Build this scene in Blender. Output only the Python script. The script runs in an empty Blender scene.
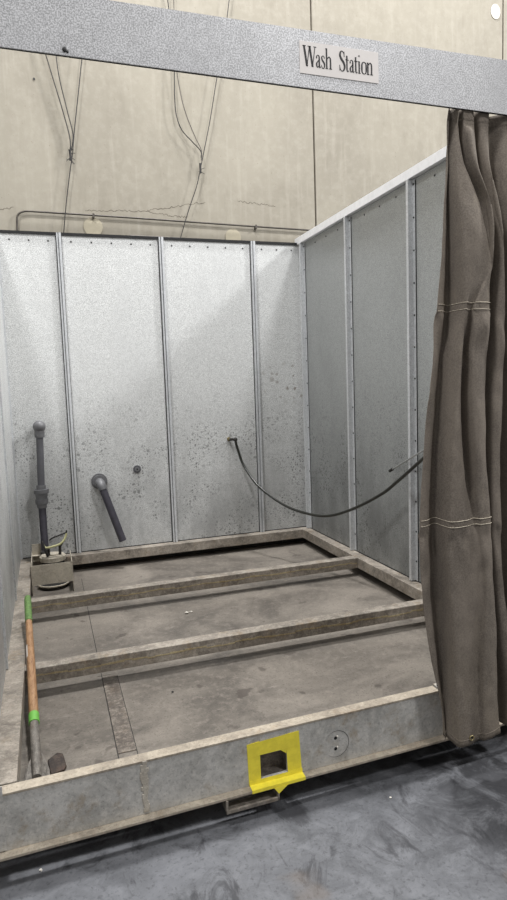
import bpy, bmesh, math, random
from mathutils import Vector, Matrix, noise
random.seed(7)
C = bpy.context.scene.collection
SC = bpy.context.scene
Z0 = 0.30            # height of the frame's top face above the warehouse floor
W, D, H = 2.397, 2.974, 2.44

# ---------------------------------------------------------------- mesh helpers
def box(bm, x0, x1, y0, y1, z0, z1, f=None):
    vs = [bm.verts.new(Vector(p)) for p in ((x0,y0,z0),(x1,y0,z0),(x1,y1,z0),(x0,y1,z0),(x0,y0,z1),(x1,y0,z1),(x1,y1,z1),(x0,y1,z1))]
    for q in ((3,2,1,0),(4,5,6,7),(0,1,5,4),(1,2,6,5),(2,3,7,6),(3,0,4,7)):
        bm.faces.new([vs[i] for i in q])
    if f:
        for v in vs: v.co = Vector(f(*v.co))
    return vs
def tube(bm, pts, r, n=10, caps=True):
    pts = [Vector(p) for p in pts]
    rs = r if isinstance(r, (list, tuple)) else [r]*len(pts)
    rings = []; prev = None
    for i, p in enumerate(pts):
        t = (pts[min(i+1, len(pts)-1)] - pts[max(i-1, 0)]).normalized()
        if prev is None:
            a = Vector((0,0,1)) if abs(t.z) < .9 else Vector((1,0,0))
            u = t.cross(a).normalized()
        else:
            u = (prev - t*prev.dot(t)).normalized()
        prev = u; v = t.cross(u)
        rings.append([bm.verts.new(p + (u*math.cos(2*math.pi*k/n) + v*math.sin(2*math.pi*k/n))*rs[i]) for k in range(n)])
    for a, b in zip(rings, rings[1:]):
        for k in range(n):
            fc = bm.faces.new((a[k], a[(k+1)%n], b[(k+1)%n], b[k])); fc.smooth = True
    if caps:
        for rg in (rings[0][::-1], rings[-1]):
            bm.faces.new([bm.verts.new(v.co) for v in rg])
def spline(pts, m=8):
    P = [Vector(p) for p in pts]; out = []
    for i in range(len(P)-1):
        a = P[max(i-1,0)]; b = P[i]; c = P[i+1]; d = P[min(i+2,len(P)-1)]
        for k in range(m):
            t = k/m
            out.append(.5*((2*b)+(c-a)*t+(2*a-5*b+4*c-d)*t*t+(3*b-a-3*c+d)*t**3))
    out.append(P[-1]); return out
def disc(bm, c, axis, r0, h, n=24, r1=None):
    axis = Vector(axis).normalized(); c = Vector(c)
    tube(bm, [c, c+axis*h], [r0, r0 if r1 is None else r1], n)
def ball(bm, c, r, sx=1, sy=1, sz=1):
    m = Matrix.Translation(Vector(c)) @ Matrix.Diagonal((sx, sy, sz, 1))
    g = bmesh.ops.create_uvsphere(bm, u_segments=20, v_segments=14, radius=r, matrix=m)
    for v in g['verts']:
        for fc in v.link_faces: fc.smooth = True
def ring(bm, c, R, r, axis='y', n=28, m=8):
    c = Vector(c); vs = []
    for i in range(n):
        a = 2*math.pi*i/n; row = []
        for j in range(m):
            b = 2*math.pi*j/m; rr = R + r*math.cos(b)
            p = (rr*math.cos(a), r*math.sin(b), rr*math.sin(a)) if axis == 'y' else (rr*math.cos(a), rr*math.sin(a), r*math.sin(b))
            row.append(bm.verts.new(c + Vector(p)))
        vs.append(row)
    for i in range(n):
        for j in range(m):
            fc = bm.faces.new((vs[i][j], vs[(i+1)%n][j], vs[(i+1)%n][(j+1)%m], vs[i][(j+1)%m])); fc.smooth = True

def obj(name, bm, m, parent=None, origin=None, bevel=0, sub=None):
    """geometry is given in frame space; parent is an Empty without rotation"""
    o0 = Vector(parent['_o']) if parent is not None and '_o' in parent else Vector(origin or (0,0,0))
    bmesh.ops.translate(bm, verts=bm.verts, vec=-o0)
    bmesh.ops.recalc_face_normals(bm, faces=bm.faces)
    me = bpy.data.meshes.new(name); bm.to_mesh(me); bm.free()
    me.materials.append(m)
    o = bpy.data.objects.new(name, me); C.objects.link(o)
    if parent is None:
        o.location = o0 + Vector((0,0,Z0)); o['_o'] = tuple(o0)
    else:
        o.parent = parent; o['_o'] = tuple(o0)
    if bevel:
        b = o.modifiers.new('Bevel', 'BEVEL'); b.width = bevel; b.segments = 2; b.limit_method = 'ANGLE'
    return o
def thing(name, label, cat, origin, group=None):
    o = bpy.data.objects.new(name, None); C.objects.link(o)
    o.empty_display_size = .1
    o.location = Vector(origin) + Vector((0,0,Z0)); o['_o'] = tuple(origin)
    o['label'] = label; o['category'] = cat
    if group: o['group'] = group
    return o
def tag(o, label, cat, group=None):
    o['label'] = label; o['category'] = cat
    if group: o['group'] = group
    return o
def struct(o): o['kind'] = 'structure'; return o
def N(): return bmesh.new()

# ---------------------------------------------------------------- materials
class NT:
    def __init__(s, name):
        s.m = bpy.data.materials.new(name); s.m.use_nodes = True
        s.t = s.m.node_tree; s.n = s.t.nodes; s.l = s.t.links
        s.b = s.n['Principled BSDF']; s.tc = s.n.new('ShaderNodeTexCoord')
    def map(s, sc=(1,1,1)):
        mp = s.n.new('ShaderNodeMapping'); mp.inputs['Scale'].default_value = sc
        s.l.new(s.tc.outputs['Object'], mp.inputs['Vector']); return mp.outputs[0]
    def noise(s, scale, sc=(1,1,1), detail=3, rough=.5, dist=0):
        n = s.n.new('ShaderNodeTexNoise'); n.inputs['Scale'].default_value = scale
        n.inputs['Detail'].default_value = detail; n.inputs['Roughness'].default_value = rough; n.inputs['Distortion'].default_value = dist
        s.l.new(s.map(sc), n.inputs['Vector']); return n.outputs['Fac']
    def vor(s, scale, sc=(1,1,1), out='Distance', rnd=1):
        n = s.n.new('ShaderNodeTexVoronoi'); n.inputs['Scale'].default_value = scale; n.inputs['Randomness'].default_value = rnd
        s.l.new(s.map(sc), n.inputs['Vector']); return n.outputs[out]
    def rng(s, v, a, b, c=0, d=1):
        n = s.n.new('ShaderNodeMapRange'); n.interpolation_type = 'SMOOTHSTEP'
        for i, x in enumerate((a, b, c, d)): n.inputs[i+1].default_value = x
        s.l.new(v, n.inputs[0]); return n.outputs[0]
    def math(s, op, a, b):
        n = s.n.new('ShaderNodeMath'); n.operation = op
        for i, x in enumerate((a, b)):
            if isinstance(x, (int, float)): n.inputs[i].default_value = x
            else: s.l.new(x, n.inputs[i])
        return n.outputs[0]
    def sep(s, k):
        n = s.n.new('ShaderNodeSeparateXYZ'); s.l.new(s.tc.outputs['Object'], n.inputs[0]); return n.outputs[k]
    def mix(s, f, a, b, mode='MIX'):
        n = s.n.new('ShaderNodeMix'); n.data_type = 'RGBA'; n.blend_type = mode
        if isinstance(f, (int, float)): n.inputs[0].default_value = f
        else: s.l.new(f, n.inputs[0])
        for i, x in ((6, a), (7, b)):
            if isinstance(x, tuple): n.inputs[i].default_value = (*x, 1)
            else: s.l.new(x, n.inputs[i])
        return n.outputs[2]
    def bump(s, h, strength=.3, dist=.01):
        n = s.n.new('ShaderNodeBump'); n.inputs['Strength'].default_value = strength; n.inputs['Distance'].default_value = dist
        s.l.new(h, n.inputs['Height']); s.l.new(n.outputs[0], s.b.inputs['Normal'])
    def done(s, col, rough=.6, metal=0, spec=.5):
        if isinstance(col, tuple): s.b.inputs['Base Color'].default_value = (*col, 1)
        else: s.l.new(col, s.b.inputs['Base Color'])
        if isinstance(rough, (int, float)): s.b.inputs['Roughness'].default_value = rough
        else: s.l.new(rough, s.b.inputs['Roughness'])
        s.b.inputs['Metallic'].default_value = metal
        s.b.inputs['Specular IOR Level'].default_value = spec
        return s.m
def g(c): return tuple(((x/255+.055)/1.055)**2.4 if x > 10 else x/255/12.92 for x in c)   # photo-like value -> linear

def mat_plain(name, c, rough=.6, metal=0, var=.25, scale=25, spec=.5):
    t = NT(name); n = t.noise(scale, detail=5, rough=.65)
    c = g(c); d = tuple(x*(1-var) for x in c); e = tuple(min(1, x*(1+var)) for x in c)
    return t.done(t.mix(t.rng(n, .3, .7), d, e), rough, metal, spec)

def mat_galv(name, base=(196,198,198), grain=.5, gs=150, specks=True, rough=.42, metal=.55, speckz=(1.5, .5), specktint=(40,41,40), spots=False):
    t = NT(name); b = g(base)
    gr = t.noise(gs, detail=(2 if gs == 150 else 0), rough=.8)
    col = t.mix(t.rng(gr, .32, .68), tuple(x*(1-grain) for x in b), tuple(min(1, x*(1+grain*.5)) for x in b))
    sp = t.vor(60, out='Color')
    bw = t.n.new('ShaderNodeRGBToBW'); t.l.new(sp, bw.inputs[0])
    col = t.mix(.22, col, t.mix(bw.outputs[0], tuple(x*.55 for x in b), tuple(min(1, x*1.3) for x in b)))
    stain = t.noise(2.2, (1,1,.55), 5, .6, .4)
    col = t.mix(t.rng(stain, .45, .75, 0, .45), col, tuple(x*.72 for x in b))
    if specks:
        lo = t.rng(t.sep(2), speckz[0], speckz[1])
        n1 = t.noise(3.0, detail=4, rough=.6)
        mask = t.math('MULTIPLY', lo, t.rng(n1, .40, .60, .12, 1))
        def dots(scale, r0, keep):
            vn = t.n.new('ShaderNodeTexVoronoi'); vn.voronoi_dimensions = '2D'; vn.inputs['Scale'].default_value = scale
            cx = t.n.new('ShaderNodeCombineXYZ'); t.l.new(t.math('ADD', t.sep(0), t.sep(1)), cx.inputs[0]); t.l.new(t.sep(2), cx.inputs[1])
            wob = t.n.new('ShaderNodeTexNoise'); wob.inputs['Scale'].default_value = scale*2; t.l.new(cx.outputs[0], wob.inputs['Vector'])
            va = t.n.new('ShaderNodeVectorMath'); va.operation = 'MULTIPLY_ADD'; va.inputs[1].default_value = (.5/scale,)*3
            t.l.new(wob.outputs['Color'], va.inputs[0]); t.l.new(cx.outputs[0], va.inputs[2]); t.l.new(va.outputs[0], vn.inputs['Vector'])
            rb = t.n.new('ShaderNodeSeparateColor'); t.l.new(vn.outputs['Color'], rb.inputs[0])
            rad = t.math('MULTIPLY', rb.outputs[1], r0)
            d = t.rng(t.math('SUBTRACT', vn.outputs['Distance'], rad), .05, -.05)
            return t.math('MULTIPLY', d, t.rng(rb.outputs[0], keep, keep+.02))
        both = t.math('MAXIMUM', t.math('MULTIPLY', dots(24, .32, .66), .85), t.math('MAXIMUM', dots(45, .36, .62), t.math('MULTIPLY', dots(85, .42, .5), .9)))
        fac = t.math('MULTIPLY', both, t.math('ADD', t.math('MULTIPLY', mask, .82), .03))
        col = t.mix(fac, col, g(specktint))
        if spots:
            zone = t.math('MULTIPLY', t.math('MULTIPLY', t.rng(t.sep(2), 1.05, 1.25), t.rng(t.sep(2), 1.50, 1.36)), t.rng(t.sep(0), .6, 1.3))
            col = t.mix(t.math('MULTIPLY', zone, dots(15, .30, .45)), col, g((126,116,106)))
        # patchy film, darker towards the bottom
        film = t.math('MULTIPLY', t.rng(t.sep(2), 1.5, 0), t.rng(t.noise(5, (1,1,.5), 5, .65), .3, .7, .25, .85))
        col = t.mix(film, col, tuple(x*.42 for x in b))
    t.bump(gr, .08, .002)
    return t.done(col, t.rng(stain, .3, .8, rough-.06, rough+.14), metal)

def mat_steel(name, base=(120,112,103), dark=(70,64,58), light=(160,152,140), rust=(120,88,60), rustamt=.3, sc=(1,1,1), rough=.62, metal=.25):
    t = NT(name)
    a = t.noise(6, sc, 6, .7, .5); b = t.noise(38, sc, 5, .75)
    c = t.mix(t.rng(a, .3, .7), g(dark), g(base))
    c = t.mix(t.rng(b, .42, .72, 0, .55), c, g(light))
    c = t.mix(t.rng(t.noise(11, sc, 5, .7), .52, .72, 0, rustamt), c, g(rust))
    c = t.mix(t.rng(t.noise(90, sc, 3, .7), .5, .72, 0, .45), c, tuple(x*.5 for x in g(dark)))
    t.bump(b, .3, .004)
    return t.done(c, t.rng(a, .2, .8, rough-.1, rough+.15), metal)

# pan: dusty steel plate with scratches and dark drips
def mat_pan():
    t = NT('dusty_pan_steel')
    a = t.noise(2.0, (1,1.2,1), 6, .65, .6); b = t.noise(24, detail=5, rough=.75)
    c = t.mix(t.rng(a, .3, .7), g((90,85,79)), g((132,125,116)))
    c = t.mix(t.rng(b, .45, .75, 0, .5), c, g((150,141,132)))
    c = t.mix(t.rng(t.noise(130, detail=2), .55, .72, 0, .4), c, g((60,54,50)))
    c = t.mix(t.rng(t.noise(9, detail=3), .66, .72, 0, .55), c, g((66,58,54)))
    c = t.mix(t.rng(t.noise(5, (1,9,1), 3, .6, 2.0), .66, .72, 0, .3), c, g((165,158,150)))
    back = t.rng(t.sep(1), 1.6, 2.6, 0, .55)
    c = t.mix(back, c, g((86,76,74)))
    t.bump(b, .12, .003)
    return t.done(c, t.rng(a, .3, .7, .5, .7), .15, .4)
def mat_ground():
    t = NT('stained_floor_concrete')
    a = t.noise(1.6, detail=7, rough=.68, dist=.7); b = t.noise(9, detail=7, rough=.75, dist=.6)
    c = t.mix(t.rng(a, .32, .68), g((74,75,78)), g((104,105,109)))
    c = t.mix(t.rng(b, .35, .7, 0, .6), c, g((120,121,125)))
    c = t.mix(t.rng(t.noise(4.0, (1.6,.8,1), 6, .7, 1.2), .52, .66, 0, .75), c, g((48,48,51)))
    c = t.mix(t.rng(t.noise(60, detail=3, rough=.7), .52, .7, 0, .5), c, g((56,56,59)))
    c = t.mix(t.rng(t.noise(2.6, detail=3), .63, .7, 0, .35), c, g((98,84,70)))
    # dark stain with the curtain's shade painted in, towards the curtain side
    st = t.math('MULTIPLY', t.rng(t.sep(0), 1.2, 1.75), t.rng(t.noise(5, detail=6, rough=.7, dist=.8), .38, .56, 0, .8))
    c = t.mix(st, c, g((38,38,41)))
    t.bump(b, .15, .005)
    return t.done(c, t.rng(a, .3, .7, .55, .75), 0, .3)
def mat_concrete():
    t = NT('tilt_up_concrete')
    a = t.noise(.9, (1,1,.6), 6, .6, .3); b = t.noise(16, detail=6, rough=.7)
    c = t.mix(t.rng(a, .3, .7), g((147,141,129)), g((160,154,141)))
    c = t.mix(t.rng(b, .4, .75, 0, .35), c, g((178,172,160)))
    c = t.mix(t.rng(t.noise(3.2, (1.4,1,.5), 6, .7, .5), .5, .72, 0, .22), c, g((118,111,99)))
    c = t.mix(t.rng(t.noise(3, (6,1,.35), 4, .6), .52, .7, 0, .22), c, g((182,176,164)))
    c = t.mix(t.rng(t.noise(60, detail=2), .7, .76, 0, .5), c, g((120,110,95)))
    t.bump(b, .12, .004)
    return t.done(c, .85, 0, .2)
def mat_curtain():
    t = NT('taupe_canvas')
    a = t.noise(5, (1,1,.5), 5, .65); b = t.noise(170, detail=2, rough=.8)
    c = t.mix(t.rng(a, .3, .7), g((96,89,83)), g((124,115,106)))
    c = t.mix(t.rng(b, .35, .65, 0, .55), c, g((142,133,122)))
    c = t.mix(t.rng(t.noise(14, (1,1,.4), 5, .7), .55, .75, 0, .4), c, g((150,140,126)))
    low = t.rng(t.sep(2), .6, 0, 0, .35)
    c = t.mix(t.math('MULTIPLY', low, t.rng(t.noise(8, (1,1,.4), 5, .7), .3, .7)), c, g((150,138,120)))
    t.bump(b, .35, .002)
    return t.done(c, .85, 0, .15)
def mat_wood():
    t = NT('worn_ash_handle')
    a = t.noise(14, (5,.6,5), 6, .7, .4)
    c = t.mix(t.rng(a, .3, .7), g((134,98,66)), g((176,138,102)))
    c = t.mix(t.rng(t.noise(30, (3,.7,3), 4, .7), .55, .7, 0, .6), c, g((100,64,38)))
    return t.done(c, .55)

M = {}
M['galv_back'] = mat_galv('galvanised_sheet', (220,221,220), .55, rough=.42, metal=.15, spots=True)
M['galv_side'] = mat_galv('galvanised_sheet_weathered_shaded', (168,170,169), .42, rough=.42, speckz=(1.5,.35), metal=.35)  # darker copy of the sheet: the right wall's shade is in its base colour
M['galv_rib'] = mat_galv('galvanised_folded_edge', (206,208,210), .25, specks=False, rough=.36, metal=.25)
M['galv_beam'] = mat_galv('spangled_galvanised_beam', (206,206,208), .42, gs=230, specks=False, rough=.5, metal=.2)
M['trim'] = mat_plain('white_painted_trim', (242,242,244), .4, .1, .05)
M['gap'] = mat_plain('flat_black', (22,22,23), .8)  # plain black for joints, edge lines and holes
M['screw'] = mat_plain('dark_screw_steel', (62,62,62), .5, .4)
M['frame'] = mat_steel('dusty_frame_steel', (160,151,140), (108,101,93), (192,184,171), (140,118,86), .4)
M['channel'] = mat_steel('grey_painted_channel', (202,200,196), (164,162,157), (218,214,207), (150,134,110), .6, (1,1,1), .55)
M['lip'] = mat_steel('dusty_flange_steel', (178,168,152), (138,128,115), (202,190,172), (146,118,84), .4)
M['weld'] = mat_steel('pale_weld_patch', (196,190,178), (170,162,150), (214,208,196), (120,100,75), .3)
M['pan'] = mat_pan()
M['strip'] = mat_steel('scuffed_cover_strip', (112,105,98), (84,76,70), (176,166,152), (110,90,70), .3)
M['dark'] = mat_plain('dark_steel', (46,44,42), .7, .2)
M['rustedge'] = mat_steel('yellow_grey_corrosion', (182,168,134), (140,124,94), (206,194,160), (130,100,58), .5)
M['ground'] = mat_ground(); M['conc'] = mat_concrete()
M['joint'] = mat_plain('joint_filler', (92,84,72), .9, 0, .3)
M['crack'] = mat_plain('dark_crack', (96,88,76), .9)  # brown-grey of the crack lines
M['plug'] = mat_plain('patched_mortar', (176,168,148), .85, 0, .06)
M['plugw'] = mat_plain('white_cap_plastic', (186,180,168), .5, 0, .04)
M['conduit'] = mat_plain('weathered_conduit', (78,73,67), .5, .3)
M['wire'] = mat_plain('black_cable_sheath', (40,38,37), .6)
M['wire2'] = mat_plain('grey_cable_sheath', (88,82,76), .6)
M['pvc'] = mat_plain('grey_pvc', (84,84,88), .42, 0, .12, 12)
M['pvc2'] = mat_plain('grey_pvc_fitting', (100,100,102), .45, 0, .15, 18)
M['rubber'] = mat_plain('dark_rubber_sleeve', (58,56,64), .5, 0, .2)
M['pump'] = mat_steel('dusty_pump_casting', (206,198,180), (160,152,138), (222,214,198), (120,100,76), .3)
M['boxst'] = mat_steel('dusty_sheet_box', (198,190,174), (164,156,142), (216,208,194), (112,96,78), .3)
M['cord'] = mat_plain('yellow_green_cord', (176,174,130), .5, 0, .15)
M['curtain'] = mat_curtain()
M['thread'] = mat_plain('pale_stitching', (196,186,168), .8, 0, .1)
M['sign'] = mat_plain('white_placard', (240,234,230), .5, 0, .02)
M['ink'] = mat_plain('black_lettering', (22,20,22), .6)
M['tape'] = mat_plain('yellow_vinyl_tape', (232,216,66), .45, 0, .08, 30)
M['gtape'] = mat_plain('bright_green_tape', (108,176,74), .5, 0, .12)
M['grip'] = mat_plain('faded_green_grip', (92,122,66), .65, 0, .3, 60)
M['wood'] = mat_wood()
M['shst'] = mat_steel('worn_shovel_steel', (128,123,116), (84,80,75), (164,158,150), (112,84,60), .35, (3,1,3))
M['label'] = mat_plain('white_sticker', (235,228,220), .5, 0, .04)
M['scrap'] = mat_steel('rusty_scrap', (62,50,44), (36,30,27), (96,82,72), (84,58,42), .5)
M['brass'] = mat_plain('worn_brass', (150,138,104), .35, .6)
M['hose'] = mat_plain('black_hose_rubber', (34,35,30), .32, 0, .1)
M['chrome'] = mat_plain('bright_steel_rod', (176,178,178), .3, .7, .1)
M['crumb'] = mat_plain('pale_crumb', (225,220,210), .8)

# ---------------------------------------------------------------- setting
bm = N(); box(bm, -7, 10, -7, 3.27, -Z0-.1, -Z0)
struct(obj('floor', bm, M['ground']))
bm = N(); JX = (-5.5, -3.4, -1.37, .66-.0, 2.69, 4.75, 6.8, 8.85)
JX = (-7.6, -5.5, 2.69, 4.75, 6.8, 8.9)
for a, b in zip(JX, JX[1:]): box(bm, a+.009, b-.009, 3.27, 3.45, -Z0-.1, 6.6)
wb = struct(obj('wall_back', bm, M['conc']))
bm = N()
for a in JX[2:5]: box(bm, a-.012, a+.012, 3.29, 3.44, -Z0, 6.6)
j = obj('joint_filler', bm, M['joint'], wb)
def ribbon(bm, pts, w, y=3.2695):
    for k in range(len(pts)-1):
        a, b = Vector((pts[k][0], y, pts[k][1])), Vector((pts[k+1][0], y, pts[k+1][1]))
        d = (b-a).normalized(); n = Vector((-d.z, 0, d.x))*w*random.uniform(.5, 1.2)
        for s in (0,):
            vs = [bm.verts.new(p) for p in (a-n, b-n, b+n, a+n)]; vs2 = [bm.verts.new(v.co+Vector((0,.001,0))) for v in vs]
            bm.faces.new(vs); bm.faces.new(vs2[::-1])
            for i in range(4): bm.faces.new((vs[i], vs[(i+1)%4], vs2[(i+1)%4], vs2[i]))
def crack(x0, z0, x1, z1, w=.002, n=34, amp=.009):
    bm = N(); pts = [(x0+(x1-x0)*k/n, z0+(z1-z0)*k/n+random.uniform(-amp, amp)) for k in range(n+1)]
    ribbon(bm, pts, w); obj('crack', bm, M['crack'], wb)
crack(.66, 2.715, 1.20, 2.735); crack(1.16, 2.74, 1.66, 2.835, .0024); crack(-.2, 2.66, .12, 2.70); crack(1.95, 2.86, 2.3, 2.84, .002)
crack(1.2, 2.72, 1.5, 2.70, .002)

# plugs in the concrete
def plug(x, z, r, m, label, rz=1):
    bm = N(); disc(bm, (x, 3.2705, z), (0,-1,0), r, .006, 32)
    if rz != 1:
        for v in bm.verts: v.co.z = z + (v.co.z-z)*rz
    tag(obj('wall_plug', bm, m, origin=(x, 3.27, z)), label, 'wall plug')
plug(.715, 2.585, .075, M['plug'], 'pale round mortar patch in concrete wall above the second sheet panel from the left')
plug(1.897, 2.555, .07, M['plug'], 'pale round mortar patch in concrete wall beside the third rib of the booth')
plug(4.656, 4.806, .055, M['plugw'], 'white oval cap high on the concrete wall at the top right corner', 1.25)
bm = N(); disc(bm, (.336, 3.2705, 3.676), (0,-1,0), .009, .004, 16)
tag(obj('anchor_plug', bm, M['wire'], origin=(.336,3.27,3.676)), 'tiny dark anchor hole plug in concrete left of the hanging cables', 'anchor plug')

# ---------------------------------------------------------------- steel base frame
fr = thing('base_frame', 'dirty grey steel base frame with raised sides and recessed floor pan under the booth', 'steel frame', (1.2, 1.5, -.3))
def fy(x, y, z): return (x, y - .012 + .0225*x, z)
CE = 1.705
bm = N()
# front web with a square forklift opening
ox0, ox1, oz0, oz1 = .905, 1.012, -.172, -.082
zb, zt = -.19, 0.0
box(bm, -.3, ox0, 0, .012, zb, zt, fy); box(bm, ox1, CE, 0, .012, zb, zt, fy)
box(bm, ox0, ox1, 0, .012, oz1, zt, fy); box(bm, ox0, ox1, 0, .012, zb, oz0, fy)
box(bm, CE-.004, CE, .012, .06, zb, zt, fy); box(bm, CE, 2.44, .05, .062, zb, zt, fy)
chn = obj('front_channel', bm, M['channel'], fr, bevel=.0015)
bm = N(); box(bm, -.3, CE-.02, -.002, .045, -.004, .004, fy)
box(bm, CE, 2.44, .050, .070, -.012, -.004, fy)
obj('top_flange', bm, M['lip'], chn, bevel=.001)
bm = N(); box(bm, -.3, 2.0, -.030, .03, -.200, -.190, fy)
obj('bottom_flange', bm, M['lip'], chn, bevel=.0015)
bm = N()
for k in range(14):
    z = -.005 - .013*k; w = random.uniform(.008, .014); x = .487+random.uniform(-.004,.004)
    box(bm, x-w, x+w, -.0035, .001, z-.0075, z+.0075, fy)
obj('weld_bead', bm, M['weld'], chn, bevel=.002)
# pocket tube behind the opening
bm = N(); t_ = .004
box(bm, ox0-t_, ox0, .012, .058, oz0-t_, oz1+t_, fy); box(bm, ox1, ox1+t_, .012, .058, oz0-t_, oz1+t_, fy)
box(bm, ox0, ox1, .012, .058, oz1, oz1+t_, fy); box(bm, ox0, ox1, .012, .058, oz0-t_, oz0, fy)
box(bm, ox0, ox1, .054, .058, oz0, oz1, fy)
obj('fork_pocket', bm, M['strip'], fr)
bm = N()   # hanging U bracket
box(bm, .762, .966, -.034, -.026, -.247, -.237, fy); box(bm, .762, .966, -.034, .02, -.250, -.244, fy)
box(bm, .762, .770, -.034, .02, -.250, -.200, fy); box(bm, .958, .966, -.034, .02, -.250, -.200, fy)
box(bm, .775, .955, .012, .02, -.235, -.200, fy)
obj('hanging_bracket', bm, M['frame'], fr, bevel=.001)
bm = N(); box(bm, -.06, .040, -.003, .000, -.185, .030, fy)
obj('corner_gusset', bm, M['channel'], fr)
# engraved circle with two holes on the web
bm = N()
ring(bm, fy(1.217, -.0003, -.112), .052, .0007, n=40, m=4)
obj('scribed_circle', bm, M['dark'], chn)
for zz in (-.088, -.131):
    bm = N(); disc(bm, fy(1.213, .0005, zz), (0,-1,0), .0065, .0015, 14); obj('bolt_hole', bm, M['gap'], chn)
    bm = N(); ball(bm, fy(1.221, -.001, zz+.006), .0035); obj('paint_fleck', bm, M['crumb'], chn)
TH = .075
def rail(name, x0, x1, y0, y1, z0=-TH, z1=0, f=None):
    bm = N(); box(bm, x0, x1, y0, y1, z0, z1, f); return obj(name, bm, M['frame'], fr, bevel=.003)
rail('side_rail', -.05, .080, .05, D+.04)
rail('side_rail', 2.317, W+.05, .08, D+.04)
rail('back_rail', .080, 2.317, D-.085, D+.04)
def b1f(x, y, z): return (x, y, z)
def b2f(x, y, z): return (x, y, z)
for f, y in ((b1f, 1.890), (b2f, .905)):
    bmn = rail('cross_beam', .080, 2.317, y, y+.072, f=f)
    bm = N(); n = 60            # ragged corroded line along the face
    for k in range(n):
        x = .085 + (2.225)*k/n; x1 = x + 2.225/n
        zc = -.036 + .004*math.sin(k*.7) + random.uniform(-.003, .003); h = random.uniform(.0025, .005)
        box(bm, x, x1, y-.0012, y, zc-h, zc+h, f)
    obj('corrosion_line', bm, M['rustedge'], bmn)
bm = N(); box(bm, -.04, W+.04, .064, D+.03, -.150, -.135)
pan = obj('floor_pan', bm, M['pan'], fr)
bm = N(); box(bm, .405, .470, 1.0, 2.85, -.135, -.1335)
for v in bm.verts: v.co.x += .0
obj('pan_seam_strip', bm, M['pan'], pan)
bm = N(); box(bm, .427, .497, .30, .98, -.135, -.131)
obj('cover_strip', bm, M['strip'], pan, bevel=.001)
bm = N(); box(bm, .497, .500, .064, .98, -.135, -.1335); box(bm, .424, .4275, .064, 2.7, -.135, -.1330)
obj('pan_seam', bm, M['dark'], pan)
# lower skirts (sides and rear), added to keep light out from behind, and skids carrying the frame
bm = N(); box(bm, -.05, -.04, .05, D+.04, -.20, -.075); box(bm, W+.04, W+.05, .08, D+.04, -.20, -.075); box(bm, -.04, W+.04, D+.03, D+.04, -.20, -.075)
obj('added_skirt', bm, M['dark'], fr)
for x in (.15, 1.2, 2.15):
    bm = N(); box(bm, x-.06, x+.06, .35, D-.1, -.30, -.150); obj('skid', bm, M['dark'], fr)

# ---------------------------------------------------------------- booth walls
def add_screws(root, places, axis, r=.006):
    bm = N(); disc(bm, (0,0,0), axis, r, .004, 10, r*.7); o0 = Vector(root['_o'])
    me = None
    for i, p in enumerate(places):
        if me is None:
            bmesh.ops.recalc_face_normals(bm, faces=bm.faces)
            me = bpy.data.meshes.new('screw'); bm.to_mesh(me); bm.free(); me.materials.append(M['screw'])
        s = bpy.data.objects.new('screw', me); C.objects.link(s); s.parent = root; s.location = Vector(p)-o0
bw = thing('booth_wall', 'tall galvanised sheet wall across the back of the booth, with three folded ribs', 'booth wall', (W/2, D, 0))
xs = (.0, .433, 1.204, 1.968, W)
for a, b in zip(xs, xs[1:]):
    bm = N(); box(bm, a+.001, b-.001, D, D+.002, 0, H); obj('sheet_panel', bm, M['galv_back'], bw)
for a in xs[1:4]:
    bm = N(); box(bm, a-.020, a-.009, D-.028, D, .004, H+.012); box(bm, a-.003, a+.014, D-.034, D, .004, H+.012)
    box(bm, a-.009, a-.003, D-.012, D, .004, H)
    obj('folded_rib', bm, M['galv_rib'], bw)
    bm = N(); box(bm, a-.026, a-.0205, D-.003, D, .002, H-.01); box(bm, a+.0145, a+.018, D-.003, D, .002, H-.01)  # dark lines along both edges of the rib
    obj('dark_line', bm, M['gap'], bw)
bm = N(); box(bm, -.03, W-.03, D-.010, D+.03, H-.002, H+.018); obj('top_edge', bm, M['gap'], bw)  # black strip along the top of the sheets
bm = N(); box(bm, .0, W, D-.004, D, 0, .006); obj('dark_line', bm, M['gap'], bw)
bm = N(); box(bm, .0, .012, D-.012, D, .0, H); obj('corner_angle', bm, M['galv_rib'], bw)
pl = []
for a, b in zip(xs, xs[1:]):
    n = max(3, round((b-a)/.16))
    pl += [(a+.04+(b-a-.08)*(k+.3)/(n-.4), D, H-.045) for k in range(n)]
add_screws(bw, pl, (0,-1,0), .007)

rw = thing('booth_wall', 'galvanised sheet wall on the right of the booth, with screwed studs and white top trim', 'booth wall', (W, D/2, 0))
ys = (.10, .47, 1.273, 2.08, D)
for a, b in zip(ys, ys[1:]):
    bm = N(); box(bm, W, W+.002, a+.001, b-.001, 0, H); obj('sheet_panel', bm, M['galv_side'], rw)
for y in (.47, 1.273, 2.08, 2.90):
    bm = N(); box(bm, W-.004, W, y-.030, y+.034, .004, H); box(bm, W-.034, W-.004, y-.004, y+.020, .004, H)
    obj('stud', bm, M['galv_rib'], rw, bevel=.0015)
    bm = N(); box(bm, W-.003, W, y+.035, y+.041, .002, H-.01); box(bm, W-.003, W, y-.037, y-.031, .002, H-.01); obj('dark_line', bm, M['gap'], rw)
bm = N(); box(bm, W-.030, W+.045, .08, D+.04, H+.004, H+.058)
obj('top_trim', bm, M['trim'], rw)
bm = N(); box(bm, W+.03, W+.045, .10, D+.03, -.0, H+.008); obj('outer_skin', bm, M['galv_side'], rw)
bm = N(); box(bm, W-.004, W, .1, D-.01, 0, .006); obj('dark_line', bm, M['gap'], rw)
pl = []
for y in (1.273, 2.08, 2.90):
    pl += [(W-.004 if y != 2.9 else W-.004, y-.018, .13+.19*k) for k in range(13)]
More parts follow.
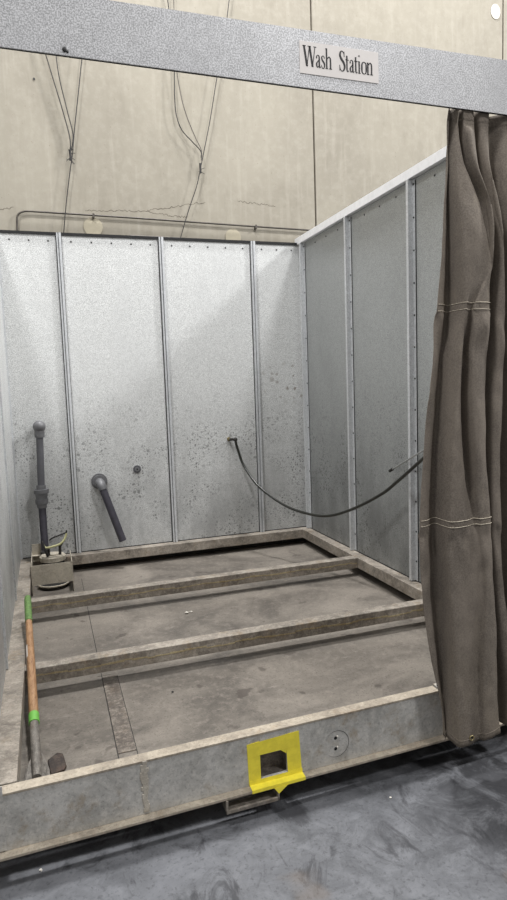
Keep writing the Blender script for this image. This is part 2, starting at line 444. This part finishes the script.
pl += [(W, ya+.18+.2*k, H-.045) for ya in (.47, 1.273, 2.08) for k in range(3)]
add_screws(rw, pl, (-1,0,0), .0065)

lw = thing('booth_wall', 'galvanised sheet wall on the left edge of the booth, seen almost edge-on', 'booth wall', (0, D/2, 0))
for a, b in ((.05,.95),(.95,1.95),(1.95,D)):
    bm = N(); box(bm, -.002, 0, a+.001, b-.001, 0, H); obj('sheet_panel', bm, M['galv_back'], lw)
for y in (.95, 1.95):
    bm = N(); box(bm, 0, .010, y-.006, y+.006, .004, H); obj('stud', bm, M['galv_rib'], lw)
bm = N(); box(bm, -.05, .0, .05, D+.03, H, H+.03); obj('top_trim', bm, M['trim'], lw)
bm = N(); box(bm, -.045, -.03, .05, D+.03, 0, H); obj('outer_skin', bm, M['galv_back'], lw)

# ---------------------------------------------------------------- header beam
hb = thing('header_beam', 'wide galvanised steel header beam crossing above the booth opening', 'beam', (1.2, -.05, 2.23))
def hf(x, y, z): return (x, y, z + (.004*(1.2-x)/1.2 if z < 2.3 else .010*(x-1.2)))
bm = N()
box(bm, -1.2, 4.2, -.050, -.046, 2.227, 2.407, hf); box(bm, -1.2, 4.2, -.046, -.004, 2.403, 2.407, hf)
obj('face_plate', bm, M['galv_beam'], hb)
bm = N(); box(bm, -1.2, 4.2, -.046, -.036, 2.228, 2.233, hf); obj('lower_edge', bm, M['gap'], hb)  # thin black strip along the bottom of the face plate
for x in (-.95, 4.0):
    bm = N(); box(bm, x-.04, x+.04, -.044, .036, -.30, 2.40); obj('post', bm, M['galv_beam'], hb)
bm = N(); ball(bm, (.368, -.051, 2.245), .0065, 1, .4, 1.2); ball(bm, (.376, -.051, 2.240), .004, 1, .4, 1); obj('zinc_blob', bm, M['screw'], hb)

# sign
SY = -.052
sg = thing('placard', 'white rectangular placard lettered Wash Station on the header beam', 'sign', (1.254, -.05, 2.27))
bm = N(); box(bm, 1.108, 1.399, SY, -.050, 2.270, 2.370); obj('board', bm, M['sign'], sg)
K = .291/335
ltrs = N()
def P(x, z): return Vector((1.108 + x*K, SY, 2.2935 + z*K*.97))
def poly(pts):
    a = [ltrs.verts.new(P(*p)+Vector((0,-.0006,0))) for p in pts]; b = [ltrs.verts.new(P(*p)) for p in pts]
    n = len(a); ltrs.faces.new(a); ltrs.faces.new(b[::-1])
    for i in range(n): ltrs.faces.new((a[i], a[(i+1)%n], b[(i+1)%n], b[i]))
def st(x0, z0, x1, z1, w): poly([(x0-w/2,z0),(x0+w/2,z0),(x1+w/2,z1),(x1-w/2,z1)])
def hz(x0, x1, z, h=2.6): poly([(x0,z),(x1,z),(x1,z+h),(x0,z+h)])
def vs_(pts, ws, m=6):
    q = spline([(p[0], 0, p[1]) for p in pts], m); n = len(q)
    def wv(i):
        t = i/(n-1)*(len(ws)-1); k = min(int(t), len(ws)-2); return ws[k]+(ws[k+1]-ws[k])*(t-k)
    L = []; R_ = []
    for i in range(n):
        d = (q[min(i+1,n-1)]-q[max(i-1,0)]).normalized(); w = wv(i)/2
        L.append((q[i].x-d.z*w, q[i].z+d.x*w)); R_.append((q[i].x+d.z*w, q[i].z-d.x*w))
    for i in range(n-1): poly([L[i], L[i+1], R_[i+1], R_[i]])
# W
x = 13
st(x+16,0,x+5,75,8); st(x+16,0,x+27,72,3); st(x+39,0,x+28,75,8); st(x+39,0,x+50,73,3); hz(x-1,x+13,73); hz(x+20,x+34,73); hz(x+44,x+56,73)
# a
x = 66
st(x+14,3,x+14,34,6); vs_([(x+3,34),(x+4,43),(x+10,46),(x+14,41),(x+14,32)],[5,3,3,5,6]); vs_([(x+14,28),(x+7,22),(x+3,13),(x+5,3),(x+10,3),(x+14,10)],[3,4,6,5,3,3]); vs_([(x+14,5),(x+16,1),(x+21,5)],[5,4,2])
# s
x = 88
vs_([(x+14,36),(x+12,44),(x+8,46),(x+3,42),(x+4,32),(x+11,22),(x+14,13),(x+12,3),(x+7,0),(x+3,3),(x+1,12)],[2,3,3,4,6,7,6,4,3,3,2])
# h
x = 107
st(x+4,0,x+4,76,6); hz(x-1,x+10,0); hz(x-1,x+4,73); vs_([(x+6,36),(x+13,45),(x+18,42),(x+20,34),(x+20,0)],[3,4,5,6,6]); hz(x+14,x+26,0)
obj('lettering', ltrs, M['ink'], sg); ltrs = N()
# S
x = 165
vs_([(x+21,54),(x+19,68),(x+12,75),(x+5,70),(x+3,58),(x+8,46),(x+17,34),(x+22,20),(x+19,6),(x+11,0),(x+4,6),(x+1,22)],[2,3,3,6,8,9,9,8,6,3,3,2]); st(x+21,54,x+21,74,2); st(x+1,1,x+1,22,2)
# t
x = 191
st(x+6,8,x+6,60,6); hz(x,x+14,43,3); vs_([(x+6,9),(x+8,1),(x+14,5)],[6,4,2])
# a
x = 208
st(x+14,3,x+14,34,6); vs_([(x+3,34),(x+4,43),(x+10,46),(x+14,41),(x+14,32)],[5,3,3,5,6]); vs_([(x+14,28),(x+7,22),(x+3,13),(x+5,3),(x+10,3),(x+14,10)],[3,4,6,5,3,3]); vs_([(x+14,5),(x+16,1),(x+21,5)],[5,4,2])
x = 229
st(x+6,8,x+6,60,6); hz(x,x+14,43,3); vs_([(x+6,9),(x+8,1),(x+14,5)],[6,4,2])
# i
x = 245
st(x+5,0,x+5,46,6); hz(x,x+11,0); hz(x,x+5,43); poly([(x+1.5,66),(x+5,62),(x+8.5,66),(x+5,71)])
# o
x = 259
vs_([(x+12,46),(x+4,40),(x+2.5,23),(x+4,6),(x+12,0)],[2.5,5,7,5,2.5],8); vs_([(x+12,46),(x+20,40),(x+21.5,23),(x+20,6),(x+12,0)],[2.5,5,7,5,2.5],8)
# n
x = 284
st(x+4,0,x+4,46,6); hz(x-1,x+10,0); hz(x-1,x+4,43); vs_([(x+6,36),(x+13,45),(x+18,42),(x+20,34),(x+20,0)],[3,4,5,6,6]); hz(x+14,x+26,0)
obj('lettering', ltrs, M['ink'], sg)

# ---------------------------------------------------------------- yellow tape round the opening
tp = thing('tape_frame', 'yellow tape framing the square opening in the front channel', 'tape', (.96, 0, -.12))
def strip(name, pts, y, m, root):
    bm = N(); a = [bm.verts.new(fy(x, y, z)) for x, z in pts]; b = [bm.verts.new(fy(x, y+.0008, z)) for x, z in pts]
    n = len(a); bm.faces.new(a); bm.faces.new(b[::-1])
    for i in range(n): bm.faces.new((a[i], a[(i+1)%n], b[(i+1)%n], b[i]))
    return obj(name, bm, m, root)
strip('tape_strip', [(.856,-.030),(.905,-.026),(.907,-.189),(.860,-.189)], -.0012, M['tape'], tp)
strip('tape_strip', [(1.008,-.024),(1.062,-.022),(1.070,-.187),(1.014,-.189)], -.0012, M['tape'], tp)
strip('tape_strip', [(.858,-.038),(.862,-.030),(1.060,-.022),(1.060,-.078),(.904,-.080),(.857,-.082)], -.0021, M['tape'], tp)
bm = N()
def fb(x0, x1, seq):
    vs = [[bm.verts.new(fy(x, y, z)) for y, z in seq] for x in (x0, x1)]
    for i in range(len(seq)-1): bm.faces.new((vs[0][i], vs[1][i], vs[1][i+1], vs[0][i+1]))
fb(.862, 1.072, [(-.002,-.172),(-.003,-.187),(-.0305,-.1888),(-.0312,-.2005),(-.022,-.2025)])
s_ = obj('folded_tape', bm, M['tape'], tp)
md = s_.modifiers.new('Solidify', 'SOLIDIFY'); md.thickness = .0006
bm = N(); vs = [bm.verts.new(fy(x, y, z)) for x, y, z in ((.945,-.033,-.198),(1.000,-.033,-.198),(.962,-.036,-.222))]; bm.faces.new(vs)
s_ = obj('loose_flap', bm, M['tape'], tp); md = s_.modifiers.new('Solidify', 'SOLIDIFY'); md.thickness = .001
strip('torn_corner', [(.985,-.079),(1.010,-.078),(1.009,-.098)], -.0015, M['tape'], tp)

# ---------------------------------------------------------------- curtain
RZ = [2.235, 2.191, 2.034, 1.896, 1.687, 1.508, 1.326, 1.176, .955, .716, .492, .246, .001, -.170]
XE = [1.672, 1.664, 1.655, 1.638, 1.618, 1.609, 1.591, 1.577, 1.554, 1.538, 1.545, 1.578, 1.638, 1.655]   # strip edge
XB = [1.694, 1.690, 1.672, 1.668, 1.665, 1.664, 1.637, 1.624, 1.610, 1.602, 1.610, 1.633, 1.658, 1.664]   # main fold left edge
XR = [1.800, 1.800, 1.800, 1.817, 1.817, 1.812, 1.800, 1.792, 1.800, 1.819, 1.834, 1.850, 1.862, 1.880]   # main fold right edge
XG = [1.822, 1.822, 1.835, 1.852, 1.853, 1.845, 1.835, 1.827, 1.825, 1.828, 1.848, 1.876, 1.915, 1.925]   # next fold left
XF = [1.880, 1.876, 1.866, 1.868, 1.884, 1.896, 1.892, 1.886, 1.878, 1.886, 1.895, 1.930, 1.965, 1.975]   # next fold right
QF = [.30, .32, .55, .86, .95, .30, .36, .42, .55, .62, .7, .6, .55, .5]
QA = [.060, .070, .070, .050, .0, .015, .040, .050, .045, .010, .01, .016, .016, .01]
def lerp_row(A, z):
    if z >= RZ[0]: return A[0]
    if z <= RZ[-1]: return A[-1]
    for i in range(len(RZ)-1):
        if RZ[i] >= z >= RZ[i+1]:
            t = (RZ[i]-z)/(RZ[i]-RZ[i+1]); a = A[max(i-1,0)]; b = A[i]; c = A[i+1]; d = A[min(i+2,len(A)-1)]
            return .5*((2*b)+(c-a)*t+(2*a-5*b+4*c-d)*t*t+(3*b-a-3*c+d)*t**3)
def row(z):
    e, b, r, gq, f, q, qa = (lerp_row(A, z) for A in (XE, XB, XR, XG, XF, QF, QA))
    k = min(1, max(0, (2.235-z)/.5)); s = k*k*(3-2*k)        # folds open below the gathered top
    yo = -.028 - .060*s                                    # curtain drops in front of the channel
    qt = lerp_row(QF1+[.95]*9, z); qb = lerp_row([.30]*6+QF[6:], z); m_ = min(1, max(0, (1.68-z)/.16))
    q = max(.12, min(.93, qt*(1-m_)+qb*m_))
    w = r-b
    A = .30+.70*s
    pts = [(e, yo+.030*A), (e+.35*(b-e), yo+.034*A), (b-.004, yo+.062*A), (b-.001, yo+.008*A), (b+.008, yo-.034*A),
           (b+w*max(.10, q-.22), yo-.030*A), (b+w*q, yo-.030*A+qa), (b+w*min(.97, q+.10), yo-.034*A-.2*qa), (r-.006, yo-.026*A), (r, yo+.008*A),
           (r+(gq-r)*.25, yo+.125*A), (r+(gq-r)*.8, yo+.125*A), (gq-.001, yo+.012*A), (gq+.012, yo-.026*A), (f-.010, yo-.018*A),
           (f, yo+.030*A), (f+.02, yo+.110*A), (f+.06, yo-.010*A), (f+.12, yo-.028*A), (f+.15, yo+.050*A), (f+.21, yo-.02*A), (f+.27, yo+.05*A), (f+.34, yo-.025*A), (f+.40, yo+.04*A), (f+.47, yo-.01*A)]
    return [Vector((x, y, 0)) for x, y in pts]
SUB = 6
for i_, z_ in enumerate(RZ):
    f_ = .034*min(1, max(0, (z_+.05)/.4)); XB[i_] += f_*.85; XR[i_] += f_*.15
    XE[i_] += f_*(1 if z_ > 1.95 else .75 if z_ > 1.6 else .45 if z_ > 1.3 else .2)
QF1 = [.30, .32, .55, .86, .95]
def zbot(i, n):
    u = i/n     # bottom hem is uneven
    return -.150 + .030*max(0, (u-.34))/.3 + .006*math.sin(u*22)
def curtain_pt(i, z):
    rp = spline(row(z), SUB); p = rp[i].copy(); p.z = z
    a = .006*noise.noise(Vector((p.x*14, 3.1, z*5))) + .003*noise.noise(Vector((p.x*40, 8.1, z*18)))
    # pucker below the stitched bands
    for zs in (1.50, .72):
        dd = zs - z
        if 0 < dd < .35: a += .010*noise.noise(Vector((p.x*30+zs*9, 1.7, dd*9)))*math.exp(-dd*7)
    fade = min(1, max(0, (2.235-z)/.2))
    p.y += a*fade
    return p
ni = (len(row(1.0))-1)*SUB
NR = 150
bm = N(); grid = []
for k in range(NR+1):
    t = k/NR; rr = []
    for i in range(ni+1):
        z = 2.235 + (zbot(i, ni)-2.235)*t
        if not rr or True: pass
        rr.append(z)
    grid.append(rr)
cache = {}
def cp(i, z):
    return curtain_pt(i, z)
verts = []
for rr in grid:
    # evaluate the spline once for the row's mean height, then shift (heights vary only near the hem)
    zm = sum(rr)/len(rr); base = spline(row(zm), SUB); vr = []
    for i, z in enumerate(rr):
        p = base[i].copy(); p.z = z
        a = .006*noise.noise(Vector((p.x*14, 3.1, z*5))) + .003*noise.noise(Vector((p.x*40, 8.1, z*18)))
        for zs in (1.49, .69):
            dd = zs - z
            if 0 < dd < .35: a += .022*noise.noise(Vector((p.x*30+zs*9, 1.7, dd*9)))*math.exp(-dd*7)
        p.y += a*min(1, max(0, (2.235-z)/.2))
        p.y = min(p.y, -.040 if z < .03 else p.y)
        if z > 2.17: p.y = max(p.y, -.042)
        vr.append(bm.verts.new(p))
    verts.append(vr)
for a, b in zip(verts, verts[1:]):
    for i in range(ni):
        fc = bm.faces.new((a[i], a[i+1], b[i+1], b[i])); fc.smooth = True
VC = [[v.co.copy() for v in r] for r in verts]
ct = thing('curtain', 'dark taupe canvas curtain gathered at the right of the booth opening', 'curtain', (1.9, -.05, -.17))
s_ = obj('cloth', bm, M['curtain'], ct)
md = s_.modifiers.new('Solidify', 'SOLIDIFY'); md.thickness = .0022; md.offset = 1
def surf_at(z, i):
    for k in range(NR):
        if VC[k][i].z >= z >= VC[k+1][i].z:
            t = (VC[k][i].z-z)/(VC[k][i].z-VC[k+1][i].z+1e-9); return VC[k][i].lerp(VC[k+1][i], t)
    return VC[-1][i].copy()
for z, i1, r in ((1.530, 58, .0013), (1.506, 58, .0012), (.734, 58, .0014), (.712, 58, .0013), (-.122, ni-1, .0010), (2.195, ni-1, .0008)):
    pts = []
    for i in range(1, i1):
        p = surf_at(z if z > 0 else z + (VC[-1][i].z+.150), i); p.y -= .0035; pts.append(p)
    bm = N(); tube(bm, pts, r, 5); obj('stitching', bm, M['thread'] if r > .0011 else M['curtain'], ct)
p = surf_at(-.125, 30)
bm = N(); ring(bm, p+Vector((0,-.004,0)), .009, .003, n=16, m=6); obj('eyelet', bm, M['brass'], ct)
bm = N(); disc(bm, p+Vector((0,-.0025,0)), (0,-1,0), .0085, .001, 14); obj('eyelet_hole', bm, M['gap'], ct)

# ---------------------------------------------------------------- wall services on the concrete
cd = thing('conduit', 'thin grey conduit running along the concrete just above the booth wall', 'conduit', (1.4, 3.24, 2.5))
bm = N(); yc = 3.245
tube(bm, spline([(.135,yc,2.30),(.137,yc,2.50),(.140,yc,2.60),(.152,yc,2.648),(.195,yc,2.672),(.26,yc,2.676)],5) + [Vector((1.0,yc,2.668)), Vector((1.9,yc,2.652)), Vector((2.66,yc,2.640))], .0075, 10)
obj('pipe', bm, M['conduit'], cd)
bm = N(); tube(bm, [(1.0,yc,2.522),(2.66,yc,2.510)], .010, 8); obj('lower_pipe', bm, M['conduit'], cd)
for x, z in ((.72,2.671),(2.1,2.65)):
    bm = N(); box(bm, x-.008, x+.008, yc-.012, 3.27, z-.020, z-.004); box(bm, x-.008, x+.008, yc-.013, yc-.009, z-.020, z+.012); obj('pipe_clip', bm, M['conduit'], cd)
def cable(label, strands, knot, extra):
    t = thing('hanging_cable', label, 'cable', (knot[0], 3.25, knot[1]))
    for m, pts, r in strands:
        bm = N(); tube(bm, spline([(x, 3.222, z) for x, z in pts], 6), r, 7); obj('strand', bm, m, t)
    bm = N()
    for k in range(extra):
        a = random.uniform(0, 6.28); L = random.uniform(.02, .05)
        x, z = knot[0]+random.uniform(-.006,.006), knot[1]+random.uniform(-.03,.03)
        tube(bm, [(x,3.222,z),(x+L*math.cos(a),3.215,z+L*math.sin(a))], .0022, 5)
    tube(bm, [(knot[0],3.222,knot[1]+.045),(knot[0],3.222,knot[1]-.035)], .009, 8)
    obj('frayed_knot', bm, M['wire'], t)
cable('dark cables hanging down the concrete wall at left, tied in a frayed knot', [
    (M['wire'], [(.33,4.4),(.38,4.1),(.423,3.886),(.471,3.69),(.535,3.431),(.572,3.25),(.571,3.14)], .0038),
    (M['wire'], [(.46,4.4),(.49,4.05),(.505,3.896),(.521,3.69),(.565,3.45),(.598,3.27),(.574,3.14)], .0038),
    (M['wire'], [(.80,4.5),(.74,4.1),(.707,3.885),(.66,3.6),(.61,3.3),(.585,3.12),(.56,3.0),(.515,2.75),(.478,2.50)], .0038)], (.569,3.11), 12)
cable('dark cables hanging down the concrete wall nearer the centre, with one slack loop', [
    (M['wire'], [(1.30,5.3),(1.401,4.413),(1.425,4.0),(1.432,3.875),(1.425,3.65),(1.432,3.50),(1.475,3.385),(1.56,3.30),(1.625,3.235),(1.628,3.18)], .0042),
    (M['wire2'], [(1.47,5.3),(1.452,4.3),(1.45,3.9),(1.478,3.66),(1.52,3.50),(1.585,3.34),(1.632,3.24),(1.628,3.16)], .0036),
    (M['wire'], [(2.07,5.3),(1.929,4.493),(1.86,4.1),(1.798,3.864),(1.72,3.5),(1.65,3.22),(1.617,3.09),(1.575,2.94),(1.49,2.72),(1.41,2.49)], .0038)], (1.617,3.09), 4)

# ---------------------------------------------------------------- pipes on the booth wall
tdp = thing('drain_pipe', 'tall grey plastic pipe with a union rising from the pump to an elbow', 'pipe', (.18, 2.8, .1))
yp = 2.865
bm = N(); tube(bm, spline([(.200,D,1.015),(.200,yp+.04,1.015),(.200,yp,1.008),(.199,yp,.975)],4), .032, 18); ball(bm, (.200,yp-.002,1.015), .046); 
obj('elbow', bm, M['pvc2'], tdp)
bm = N(); disc(bm, (.199,yp,.985), (-.03,0,-1), .036, .05, 20); obj('collar', bm, M['pvc2'], tdp)
bm = N(); tube(bm, [(.198,yp,.94),(.184,yp-.01,.545)], .0265, 18); obj('upper_pipe', bm, M['pvc'], tdp)
bm = N(); disc(bm, (.184,yp-.01,.575), (-.03,0,-1), .034, .03, 20); disc(bm, (.183,yp-.01,.545), (0,0,-1), .055, .030, 24); disc(bm, (.183,yp-.01,.52), (0,0,-1), .046, .03, 10); disc(bm, (.182,yp-.01,.500), (0,0,-1), .042, .03, 20); disc(bm, (.182,yp-.01,.470), (0,0,-1), .047, .035, 24); disc(bm, (.181,yp-.01,.435), (0,0,-1), .036, .03, 20)
obj('union', bm, M['pvc2'], tdp, bevel=.003)
bm = N(); tube(bm, [(.181,yp-.01,.41),(.181,2.80,.09)], .0275, 18); obj('lower_pipe', bm, M['rubber'], tdp)
sdp = thing('outlet_pipe', 'short dark grey pipe angling down from a flanged elbow on the back wall', 'pipe', (.62, 2.95, .54))
bm = N(); disc(bm, (.618,D,.556), (0,-1,0), .062, .022, 28); disc(bm, (.618,D-.022,.556), (0,-1,0), .050, .02, 28); obj('flange', bm, M['pvc2'], sdp, bevel=.003)
bm = N(); tube(bm, spline([(.618,D-.03,.552),(.620,D-.060,.550),(.628,D-.085,.530),(.636,D-.092,.500)],5), .034, 18); ball(bm, (.621,D-.064,.546), .036); obj('elbow', bm, M['pvc2'], sdp)
bm = N(); tube(bm, [(.632,D-.090,.515),(.762,D-.135,.088)], .029, 18); obj('pipe', bm, M['rubber'], sdp)
bm = N(); disc(bm, (.762,D-.135,.0885), (.29,-.07,-.95), .025, .001, 18); obj('pipe_mouth', bm, M['gap'], sdp)
kn = thing('blanking_cap', 'small round dark plastic plug on the back sheet wall', 'wall fitting', (.92, D, .629))
bm = N(); disc(bm, (.92,D,.629), (0,-1,0), .031, .010, 24); obj('plate', bm, M['pvc'], kn, bevel=.002)
bm = N(); disc(bm, (.92,D-.010,.629), (0,-1,0), .018, .008, 18); obj('hub', bm, M['pvc2'], kn)
bm = N(); disc(bm, (.92,D-.018,.629), (0,-1,0), .007, .001, 12); obj('hole', bm, M['gap'], kn)

# hose
hs = thing('hose', 'thin black hose drooping from the back wall fitting towards the curtain', 'hose', (1.9, 2.5, .5))
bm = N(); disc(bm, (1.700,D,.825), (0,-1,0), .017, .012, 16); tube(bm, [(1.700,D-.01,.825),(1.700,D-.045,.825)], .009, 10); obj('wall_fitting', bm, M['brass'], hs)
bm = N(); tube(bm, [(1.692,D-.045,.826),(1.740,D-.050,.824)], .012, 8); ball(bm, (1.742,D-.052,.822), .017); obj('elbow_joint', bm, M['dark'], hs)
hp = [(1.740,2.915,.815),(1.757,2.91,.735),(1.794,2.88,.605),(1.855,2.72,.455),(1.963,2.5,.337),(2.049,2.3,.292),(2.141,2.05,.295),(2.217,1.8,.377),(2.281,1.5,.524),(2.300,1.3,.647),(2.286,1.0,.822),(2.25,.75,.95),(2.22,.6,1.05)]
bm = N(); tube(bm, spline(hp, 8), .0105, 10); obj('tube', bm, M['hose'], hs)
bm = N(); tube(bm, [(2.22,.6,1.05),(2.21,.56,1.08),(2.3,.50,1.085),(2.363,.49,1.085)], .012, 8); obj('hose_hook', bm, M['screw'], hs)
ln = thing('spray_lance', 'slim steel rod with a dark tip leaning beside the hose near the curtain', 'rod', (2.38, 1.3, .7))
bm = N(); tube(bm, [(2.355,1.47,.690),(2.345,1.16,.822),(2.345,.80,.98),(2.353,.66,1.04)], .0055, 8); obj('rod', bm, M['chrome'], ln)
bm = N(); tube(bm, [(2.356,1.50,.677),(2.355,1.46,.694)], .010, 8); obj('tip', bm, M['dark'], ln)
bm = N(); tube(bm, [(2.392,.665,1.035),(2.353,.665,1.036)], .008, 8); obj('hook', bm, M['dark'], ln)

# ---------------------------------------------------------------- pump and its box
bx = thing('pump_housing', 'open sheet steel box shielding the pump in the back left corner', 'box', (.22, 2.6, -.135))
bm = N(); box(bm, .084, .362, 2.420, 2.424, -.060, .080); obj('front_plate', bm, M['boxst'], bx)
bm = N(); box(bm, .084, .088, 2.424, 2.88, -.135, .075); obj('side_plate', bm, M['boxst'], bx)
bm = N(); box(bm, .358, .362, 2.424, 2.84, -.135, .060); obj('side_plate', bm, M['boxst'], bx)
bm = N(); box(bm, .088, .160, 2.84, 2.845, -.0, .135); box(bm, .088, .160, 2.80, 2.845, .050, .055); obj('back_plate', bm, M['boxst'], bx)
pp = thing('sump_pump', 'round dusty pump with a cord handle standing inside the steel box', 'pump', (.225, 2.68, -.135))
px, py = .232, 2.69
bm = N(); disc(bm, (px,py,-.10), (0,0,1), .080, .145, 32); obj('body', bm, M['dark'], pp)
bm = N(); disc(bm, (px,py,.040), (0,0,1), .092, .030, 36); disc(bm, (px,py,.070), (0,0,1), .088, .010, 36, .080); obj('lid', bm, M['pump'], pp, bevel=.003)
bm = N(); disc(bm, (px,py,.066), (0,0,1), .045, .020, 20); obj('lid_boss', bm, M['pump'], pp, bevel=.003)
bm = N(); disc(bm, (.228,2.60,-.135), (0,0,1), .105, .022, 36); obj('base', bm, M['dark'], pp, bevel=.002)
bm = N(); ring(bm, (.228,2.60,-.108), .105, .007, 'z', 40, 8); obj('base_ring', bm, M['boxst'], pp)
bm = N(); disc(bm, (.182,2.76,.03), (0,0,1), .034, .06, 16); obj('outlet', bm, M['dark'], pp)
for x in (.205, .285):
    bm = N(); tube(bm, [(x,2.66,.066),(x+.002,2.66,.150 if x > .25 else .13)], .010, 8); obj('handle_post', bm, M['dark'], pp)
bm = N(); tube(bm, spline([(.175,2.64,.165),(.19,2.62,.150),(.235,2.61,.156),(.290,2.61,.170),(.325,2.62,.205),(.338,2.63,.240)],6), .0085, 8); obj('cord', bm, M['cord'], pp)
bm = N(); tube(bm, spline([(.340,2.63,.262),(.335,2.63,.245),(.290,2.63,.231),(.240,2.64,.212),(.218,2.66,.195)],5), .0055, 8); tube(bm, spline([(.340,2.63,.262),(.330,2.63,.215),(.305,2.64,.165),(.292,2.66,.14)],5), .0045, 8)
tube(bm, spline([(.165,2.63,.20),(.178,2.62,.155),(.195,2.62,.10),(.20,2.66,.07)],5), .009, 8)
obj('black_cord', bm, M['wire'], pp)

# ---------------------------------------------------------------- shovel
sh = thing('shovel', 'long-handled shovel with green taped wooden handle lying along the left rail', 'shovel', (.13, .2, -.13))
A = Vector((.088,1.56,.133)); B = Vector((.131,.30,-.094))
def L(t): return A.lerp(B, t)
def ty(y): return (A.y-y)/(A.y-B.y)
bm = N(); tube(bm, [L(0), L(.02), L(ty(1.30))], [.0165,.0185,.0185], 14); obj('grip', bm, M['grip'], sh)
bm = N(); tube(bm, [L(ty(1.30)), L(ty(.9)), L(ty(.56))], [.0165,.0185,.0195], 14); obj('handle', bm, M['wood'], sh)
bm = N(); tube(bm, [L(ty(.565)), L(ty(.51))], .0212, 14); obj('tape_band', bm, M['gtape'], sh)
bm = N(); p = L(ty(1.02)); tube(bm, [L(ty(1.07)), L(ty(.97))], .0190, 14)
for v in list(bm.verts):
    if v.co.x > p.x-.004: bm.verts.remove(v)
obj('sticker', bm, M['label'], sh)
bm = N(); tube(bm, [L(ty(.545)), L(ty(.45)), L(ty(.32)), L(ty(.22))], [.0175,.0185,.019,.016], 14); obj('socket', bm, M['shst'], sh, )
bm = N(); cols = []
for k in range(15):
    t = k/14; y = .34 - .275*t; w = .018 + .026*min(1, t*3.0) ; rowv = []
    if t > .8: w *= 1-.25*(t-.8)/.2
    zc = -.098 - .028*min(1, t*1.3)
    for s in range(-4, 5):
        u = s/4; rowv.append(bm.verts.new((.134+u*w, y, zc + .010*u*u*(1-.3*t))))
    cols.append(rowv)
for a, b in zip(cols, cols[1:]):
    for i in range(8):
        fc = bm.faces.new((a[i], a[i+1], b[i+1], b[i])); fc.smooth = True
s_ = obj('blade', bm, M['shst'], sh); md = s_.modifiers.new('Solidify', 'SOLIDIFY'); md.thickness = .0025
# rusty scrap in the corner
bm = N()
pts = [(.170,.332),(.205,.362),(.226,.350),(.236,.285),(.228,.262),(.180,.252)]
a = [bm.verts.new((x,y,-.126+.014*(y-.25)/.1)) for x,y in pts]; b = [bm.verts.new((x,y,-.134)) for x,y in pts]
bm.faces.new(a); bm.faces.new(b[::-1])
for i in range(6): bm.faces.new((a[i],a[(i+1)%6],b[(i+1)%6],b[i]))
tag(obj('metal_scrap', bm, M['scrap'], origin=(.2,.3,-.135), bevel=.003), 'dark rusty metal scrap on the pan beside the shovel blade', 'scrap')
# crumbs
def crumb(x, y, z, s, label, nme='debris_chip', m='crumb'):
    bm = N(); bmesh.ops.create_icosphere(bm, subdivisions=1, radius=s, matrix=Matrix.Translation((x,y,z+s*.45)))
    for v in bm.verts: v.co.x += random.uniform(-s,s)*.5; v.co.y += random.uniform(-s,s)*.5; v.co.z = z+(v.co.z-z)*.6
    zm = min(v.co.z for v in bm.verts)
    for v in bm.verts: v.co.z += z-zm
    return tag(obj(nme, bm, M[m], origin=(x,y,z)), label, 'debris')
crumb(1.000,1.665,-.135,.011,'white crumb on the pan between the cross beams, left of its pair')
crumb(1.030,1.672,-.135,.008,'smaller white crumb on the pan between the cross beams, right of its pair')
crumb(.136,.005,-.30,.006,'white chip on the concrete floor just below the front channel')
crumb(1.380,-.10,-.30,.005,'tiny pale chip on the concrete floor below the curtain side')
crumb(.72,.70,-.135,.006,'dark pellet on the pan in front of the nearer cross beam', 'pellet', 'dark')
crumb(2.12,.70,-.135,.008,'pale flake on the pan near the curtain end of the nearer beam')

# ---------------------------------------------------------------- light
w = bpy.data.worlds.new('warehouse'); SC.world = w; w.use_nodes = True
w.node_tree.nodes['Background'].inputs[0].default_value = (1, .985, .96, 1); w.node_tree.nodes['Background'].inputs[1].default_value = .31
def lamp(name, loc, target, power, size, col=(1,1,1)):
    d = bpy.data.lights.new(name, 'AREA'); d.shape = 'DISK'; d.size = size; d.energy = power; d.color = col
    o = bpy.data.objects.new(name, d); C.objects.link(o); o.location = loc
    o.rotation_euler = (Vector(target)-Vector(loc)).to_track_quat('-Z','Y').to_euler(); return o
lamp('high_bay_lamp', (8.0,-.4,7.5), (1.2,2,1), 540, 1.0)
lamp('high_bay_lamp', (-1.3,-1.2,8.5), (1.2,2,1), 330, 1.0)
lamp('high_bay_lamp', (1.6,2.1,8.8), (1.4,1,0), 600, .7)
lamp('high_bay_lamp', (4.2,-5.0,8.0), (1.2,2.5,1), 330, 1.0)

# ---------------------------------------------------------------- camera
cam = bpy.data.cameras.new('camera'); co = bpy.data.objects.new('camera', cam); C.objects.link(co)
cam.sensor_fit = 'VERTICAL'; cam.sensor_height = 36; cam.lens = 617.65*36/900; cam.clip_start = .05
rx, ry, rz = (math.radians(v) for v in (84.1809, -2.0067, -18.5322))
Rm = Matrix.Rotation(rz, 4, 'Z') @ Matrix.Rotation(rx, 4, 'X') @ Matrix.Rotation(ry, 4, 'Z')
co.matrix_world = Matrix.Translation((.2446, -2.0125, 1.2536+Z0)) @ Rm
SC.camera = co
for o in list(SC.objects):
    if '_o' in o: del o['_o']
vs = SC.view_settings; vs.view_transform = 'Standard'; vs.look = 'None'; vs.gamma = 1; vs.use_curve_mapping = False; vs.exposure = 0
